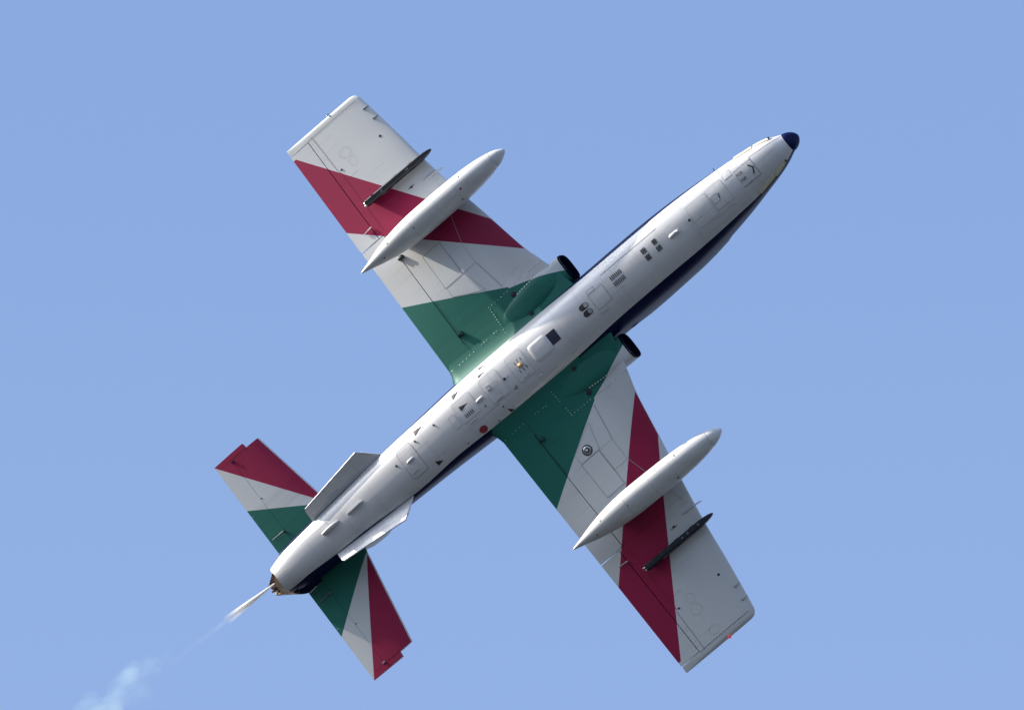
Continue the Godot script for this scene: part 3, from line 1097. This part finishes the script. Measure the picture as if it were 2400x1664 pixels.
func build_belly_details() -> void:
	var hull: Node = jet.get_node("fuselage")
	var f := belly
	# louvres: rows of short slots
	for g in [[2.453, 2.511, 4, 0.130, 0.045], [2.450, 2.518, 4, 0.001, -0.082], [2.231, 2.296, 4, 0.131, 0.046], [2.232, 2.296, 4, 0.004, -0.085], [1.597, 1.786, 7, 0.122, 0.049], [1.595, 1.785, 7, 0.010, -0.064], [-1.500, -1.363, 5, -0.052, -0.115]]:
		for i in g[2]:
			var x := lerpf(g[0], g[1], i / float(g[2] - 1))
			pad("vent_slot", f, rect(x - 0.008, x + 0.008, g[4], g[3]), 0.005, M.dark, hull)
	# twin oval outlets
	for c in [0.028, -0.090]:
		var o := pad("oval_outlet", f, rect(0.917, 1.081, c - 0.047, c + 0.047, 0.042), 0.006, M.dark, hull)
		pad("outlet_ramp", f, rect(1.005, 1.073, c - 0.036, c + 0.036, 0.03), 0.010, M.grey, o)
		pad("outlet_floor", f, rect(0.925, 0.99, c - 0.036, c + 0.036, 0.03), 0.009, M.scoop, o)
	pad("camera_window", f, rect(0.245, 0.422, -0.125, 0.076), 0.004, mat(lin(0.025, 0.028, 0.06), 0.15, 0.0, 0.5), hull)
	pad("belly_blister", f, rect(-0.105, 0.255, -0.178, 0.120, 0.06), 0.015, M.silver, hull)
	# belly lamp and its dash marks
	var base := pad("beacon_base", f, disc(-0.335, -0.023, 0.055, 0.045), 0.006, M.grey, hull)
	var lamp := mb()
	ball(lamp, belly(-0.335, -0.023) + Vector3(0, -0.006, 0), Vector3(0.045, 0.035, 0.034), 10)
	put("beacon_lens", lamp, M.amber, base)
	for q in [[-0.277, 0.05], [-0.337, 0.062], [-0.396, 0.05], [-0.27, -0.10], [-0.332, -0.107], [-0.397, -0.10]]:
		pad("dash_mark", f, rect(q[0] - 0.008, q[0] + 0.008, q[1] - 0.026, q[1] + 0.026), 0.003, M.dark, hull)
	# flush air inlets, pointed forward; shade of the recess is painted as dark pads
	for q in [[-1.516, 0.11, 0.026, -1.347, 0.066], [-2.340, 0.318, 0.234, -2.148, 0.287], [-1.519, 0.345, 0.268, -1.36, 0.325], [-0.925, 0.405, 0.365, -0.806, 0.385], [-0.935, -0.385, -0.45, -0.86, -0.45], [-2.340, -0.281, -0.358, -2.225, -0.345], [-0.99, 0.30, 0.27, -0.86, 0.285]]:
		var line := [Vector2(q[0], q[1]), Vector2(q[0], q[2]), Vector2(lerpf(q[0], q[3], 0.5), lerpf(q[2], q[4], 0.5)), Vector2(q[3], q[4]), Vector2(lerpf(q[0], q[3], 0.5), lerpf(q[1], q[4], 0.5))]
		var o := pad("air_inlet", f, line, 0.003, M.scoop, hull)
		pad("inlet_shade", f, [Vector2(q[0] + 0.002, q[1] - 0.004), Vector2(q[0] + 0.002, q[2] + 0.004), Vector2(lerpf(q[0], q[3], 0.35), lerpf(q[2], q[4], 0.4)), Vector2(lerpf(q[0], q[3], 0.35), lerpf(q[1], q[4], 0.4))], 0.006, M.dark, o)
	for x in [-1.168, -2.630]:
		pad("white_blister", f, rect(x - 0.075, x + 0.075, -0.047, 0.007, 0.024), 0.034, M.white, hull, true)
	for q in [[-0.666, -0.028, 0.024, "dark"], [-0.619, -0.018, 0.015, "rivet"], [-2.0, 0.159, 0.018, "dark"], [-2.394, 0.161, 0.018, "dark"], [-2.868, 0.064, 0.02, "dark"], [-0.595, -0.23, 0.014, "scoop"], [-0.63, -0.245, 0.012, "dark"], [-0.60, -0.265, 0.01, "dark"], [-1.165, -0.153, 0.014, "scoop"], [-0.958, -0.33, 0.014, "scoop"], [-1.161, -0.433, 0.012, "scoop"], [-1.756, -0.394, 0.01, "dark"], [3.116, -0.006, 0.022, "dark"], [3.10, 0.01, 0.012, "rivet"]]:
		var st := mb()
		var p := on(f, q[0], q[1], -0.005)
		var n := on(f, q[0], q[1], 0.0) - p
		tube(st, p, p + n.normalized() * 0.02, q[2], q[2] * 0.8, 10)
		put("drain_plug", st, M[q[3]], hull)
	pad("red_cap", f, disc(-1.428, -0.385, 0.07, 0.046, 24), 0.010, M.redspot, hull)
	var st := mb()
	box(st, belly(-0.957, 0.03) + Vector3(0, -0.012, 0), Vector3(0.065, 0.05, 0.075), Basis(Vector3.RIGHT, 0.0))
	put("drain_box", st, M.white, hull)
	panel(f, rect(-0.925, -0.785, -0.02, 0.05, 0.02), hull, M.silver, M.seam, 0.006)
	for q in [[-0.404, -0.292, -0.213], [-0.967, -0.859, -0.212], [-1.512, -1.39, -0.207], [-2.727, -2.611, -0.203]]:
		var r := mb()
		tube(r, on(f, q[0], q[2], 0.006), on(f, q[1], q[2], 0.006), 0.006, 0.006, 6)
		ball(r, on(f, q[0], q[2], 0.004), Vector3(0.012, 0.01, 0.012), 5)
		put("latch_rod", r, M.grey, hull)
	pad("drain_mast", f, rect(-0.235, -0.165, -0.345, -0.325, 0.008), 0.016, M.white, hull, true)
	# access panels with visible joints
	panel(f, rect(-2.770, -2.478, -0.288, 0.222, 0.04), hull, M.silver, M.joint, 0.006)
	panel(f, rect(-1.60, -1.246, -0.16, 0.208, 0.02), hull, M.silver, M.seam, 0.006)
	panel(f, rect(-1.038, -0.700, -0.235, 0.215, 0.03), hull, M.silver, M.seam, 0.006)
	panel(f, rect(-1.755, -1.64, -0.14, 0.085, 0.02), hull, M.silver, M.seam, 0.006)
	panel(f, rect(-0.505, -0.205, -0.25, 0.21, 0.03), hull, M.silver, M.seam, 0.006)
	groove("panel_joint", f, [Vector2(1.50, 0.245), Vector2(2.62, 0.245)], 0.010, M.seam, hull)
	panel(f, rect(1.156, 1.43, -0.166, 0.118), hull, M.silver, M.joint, 0.006)
	panel(f, rect(1.163, 1.296, 0.125, 0.19), hull, M.silver, M.joint, 0.006)
	panel(f, rect(1.159, 1.292, -0.24, -0.17), hull, M.silver, M.seam, 0.006)
	panel(f, rect(3.555, 3.86, -0.18, 0.195, 0.02), hull, M.silver, M.seam, 0.006)
	panel(f, rect(3.16, 3.54, -0.22, 0.185), hull, M.silver, M.seam, 0.006)
	panel(f, rect(3.575, 3.69, -0.08, 0.05), hull, M.silver, M.joint, 0.007)
	groove("panel_joint", f, [Vector2(3.72, 0.035), Vector2(3.70, -0.045)], 0.014, M.dark, hull)
	panel(f, rect(3.91, 4.055, 0.125, 0.235), hull, M.silver, M.seam, 0.007)
	# nose gear door with hinge strips, arrow mark and stencil
	var door := pad("nose_gear_door", f, rect(4.095, 4.41, -0.157, 0.13), 0.004, M.silver, hull)
	groove("door_joint", f, rect(4.095, 4.41, -0.157, 0.13), 0.009, M.seam, door, true)
	groove("hinge_line", f, [Vector2(4.09, 0.13), Vector2(4.415, 0.131)], 0.017, M.dark, door)
	groove("hinge_line", f, [Vector2(4.09, -0.158), Vector2(4.25, -0.158)], 0.015, M.dark, door)
	groove("hinge_line", f, [Vector2(4.27, -0.158), Vector2(4.41, -0.158)], 0.010, M.joint, door)
	groove("door_joint", f, [Vector2(4.415, 0.173), Vector2(4.415, -0.16)], 0.009, M.joint, door)
	groove("door_joint", f, [Vector2(4.415, 0.173), Vector2(4.99, 0.125)], 0.008, M.seam, door)
	for q in [[4.332, 0.08, 4.386, 0.0], [4.386, 0.006, 4.335, -0.09]]:
		var d := Vector2(q[2] - q[0], q[3] - q[1]).normalized().orthogonal() * 0.011
		var a := Vector2(q[0], q[1])
		var b := Vector2(q[2], q[3])
		pad("arrow_mark", f, [a + d, (a + b) / 2 + d, b + d, b - d, (a + b) / 2 - d, a - d], 0.007, M.dark, door)
	var font := SystemFont.new()
	font.font_names = PackedStringArray(["Droid Sans Mono"])
	font.font_weight = 700
	for q in [["RSB", 0.048], ["SNR", -0.058]]:
		var tm := TextMesh.new()
		tm.text = q[0]
		tm.font = font
		tm.font_size = 32
		tm.pixel_size = 0.0020
		tm.depth = 0.002
		tm.material = M.scoop
		var t := MeshInstance3D.new()
		t.name = "stencil"
		t.mesh = tm
		t.transform = Transform3D(Basis(Vector3.RIGHT, Vector3.BACK, Vector3.DOWN), on(f, 4.153, q[1], 0.008))
		door.add_child(t, true)
	# small fairing with a white top behind the nose gear, blade aerial, tail bumper
	pad("belly_fairing", f, rect(2.70, 2.90, -0.055, 0.012, 0.03), 0.035, M.silver, hull, true)
	pad("fairing_cap", f, rect(2.84, 2.89, -0.045, -0.005, 0.012), 0.040, M.rivet, hull, true)
	var bl := mb()
	var a := belly(-3.612, 0.006)
	var b := belly(-3.97, 0.006)
	plate(bl, [a + Vector3(0, 0.01, 0), b + Vector3(0, 0.01, 0), b + Vector3(0.02, -0.05, 0), a + Vector3(-0.09, -0.05, 0)], Vector3(0, 0, 0.016))
	put("blade_aerial", bl, M.white, hull)
	var sk := mb()
	var rows := []
	for i in 13:
		var t := i / 12.0
		var x := lerpf(-4.13, -4.47, t)
		var p := belly(x, 0.025)
		var half := 0.030 * sqrt(sin(PI * clampf(t * 0.85 + 0.03, 0, 1)))
		var deep := 0.075 * pow(sin(PI * pow(t, 0.8) * 0.72), 0.9) + 0.002
		rows.append(PackedVector3Array([p + Vector3(0, 0.02, half), p + Vector3(0, -deep * 0.8, half * 0.8), p + Vector3(0, -deep, 0), p + Vector3(0, -deep * 0.8, -half * 0.8), p + Vector3(0, 0.02, -half)]))
	skin(sk, rows, null, true, 0)
	cap(sk, rows[12], Vector3.LEFT)
	put("tail_bumper", sk, M.silver, hull)
	groove("panel_joint", f, [Vector2(-4.375, 0.25), Vector2(-4.33, 0.16), Vector2(-4.31, 0.07)], 0.008, M.seam, hull)

# drifting smoke: x, y, size, density
const PUFFS := [[-8.0, -1.68, 0.20, 1.2], [-8.10, -1.62, 0.18, 1.0], [-8.33, -1.55, 0.20, 1.0], [-8.70, -1.44, 0.22, 1.2], [-8.92, -1.50, 0.28, 1.2], [-8.62, -1.30, 0.22, 0.8], [-7.82, -1.42, 0.15, 0.7], [-7.66, -1.34, 0.12, 0.6], [-7.45, -1.25, 0.10, 0.4], [-7.1, -1.2, 0.10, 0.2], [-8.3, -1.1, 0.25, 0.3]]

func build_smoke() -> void:
	var plume := Node3D.new()
	plume.name = "smoke_plume"
	plume.set_meta("label", "short jet of white smoke streaming from the exhaust nozzle")
	plume.set_meta("category", "smoke")
	add_child(plume)
	plume.transform = jet.transform
	var fog := func(parent: Node, at: Vector3, size: Vector3, along: Vector3, density: float, tint: Color) -> void:
		var v := FogVolume.new()
		v.name = "smoke_wisp"
		v.shape = RenderingServer.FOG_VOLUME_SHAPE_ELLIPSOID
		v.size = size
		var m := FogMaterial.new()
		m.density = density
		m.albedo = tint
		v.material = m
		var x := along.normalized()
		var y := x.cross(Vector3.BACK).normalized()
		v.transform = Transform3D(Basis(x, y, x.cross(y)), at)
		v.set_meta("kind", "stuff")
		parent.add_child(v, true)
	var a := Vector3(-5.62, -0.262, 0)
	var d := Vector3(-0.71, -0.14, 0).normalized()
	var smoke := mat(Color(1, 1, 1), 1.0)
	smoke.transparency = BaseMaterial3D.TRANSPARENCY_ALPHA
	smoke.vertex_color_use_as_albedo = true
	smoke.specular_mode = BaseMaterial3D.SPECULAR_DISABLED
	smoke.backlight = Color(0.9, 0.9, 0.9)
	var noise := FastNoiseLite.new()
	noise.seed = 4
	noise.frequency = 1.6
	var side_u := d.cross(Vector3.BACK).normalized()
	for layer in 3:
		var st := mb()
		var rows := []
		for i in 41:
			var t := i / 40.0
			var s := t * 1.0
			var w: float = (0.012 + 0.062 * t) * [1.0, 0.72, 0.42][layer]
			var ring := PackedVector3Array()
			for j in 20:
				var q := side_u * cos(TAU * j / 20) + Vector3.BACK * sin(TAU * j / 20)
				var p: Vector3 = a + d * s + q * w
				ring.append(p + q * w * 0.12 * noise.get_noise_3dv(p * 1.5))
			rows.append(ring)
		st.set_smooth_group(0)
		for i in 40:
			for j in 20:
				var k := (j + 1) % 20
				var mid := a + d * ((i + 0.5) / 40.0)
				var q := [rows[i][j], rows[i][k], rows[i + 1][k], rows[i + 1][j]]
				var al := []
				for e in 2:
					var t := (i + e) / 40.0
					al.append(0.66 * (1 - smoothstep(0.35, 1.0, t)))
				var turn_ok: bool = (q[2] - q[0]).cross(q[1] - q[0]).dot((q[0] + q[2]) / 2 - mid) > 0
				for e in ([0, 1, 2, 0, 2, 3] if turn_ok else [0, 2, 1, 0, 3, 2]):
					st.set_color(Color(1.0, 0.99, 0.98, al[0 if e < 2 else 1] * (1.0 + 0.15 * noise.get_noise_3dv(q[e] * 1.6))))
					st.add_vertex(q[e])
		put("smoke_wisp", st, smoke, plume).set_meta("kind", "stuff")
	for q in [[0.72, 0.42, 0.085, 2.0], [0.95, 0.5, 0.09, 0.9], [1.25, 0.7, 0.10, 0.35], [1.7, 0.9, 0.13, 0.12], [2.2, 1.0, 0.16, 0.06]]:
		fog.call(plume, a + d * q[0], Vector3(q[1], q[2], q[2]), d, q[3], Color(0.92, 0.97, 1.0))
	var puff := Node3D.new()
	puff.name = "smoke_puff"
	puff.set_meta("label", "pale drifting patch of thin smoke low in the left corner")
	puff.set_meta("category", "smoke")
	add_child(puff)
	puff.transform = jet.transform
	puff.position += Vector3.RIGHT * 0.09
	for q in PUFFS:
		for k in 8:
			var at: Vector3 = Vector3(q[0], q[1], 0) + Vector3(rng.randf_range(-0.6, 0.6), rng.randf_range(-0.6, 0.6), rng.randf_range(-0.8, 0.8)) * q[2]
			var s: float = q[2] * rng.randf_range(0.5, 1.4)
			fog.call(puff, at, Vector3(s * 1.5, s, s), Vector3(1, rng.randf_range(-0.1, 0.6), rng.randf_range(-0.4, 0.4)), q[3] * 0.32 * rng.randf_range(0.5, 1.2), Color(0.84, 0.96, 1.0))
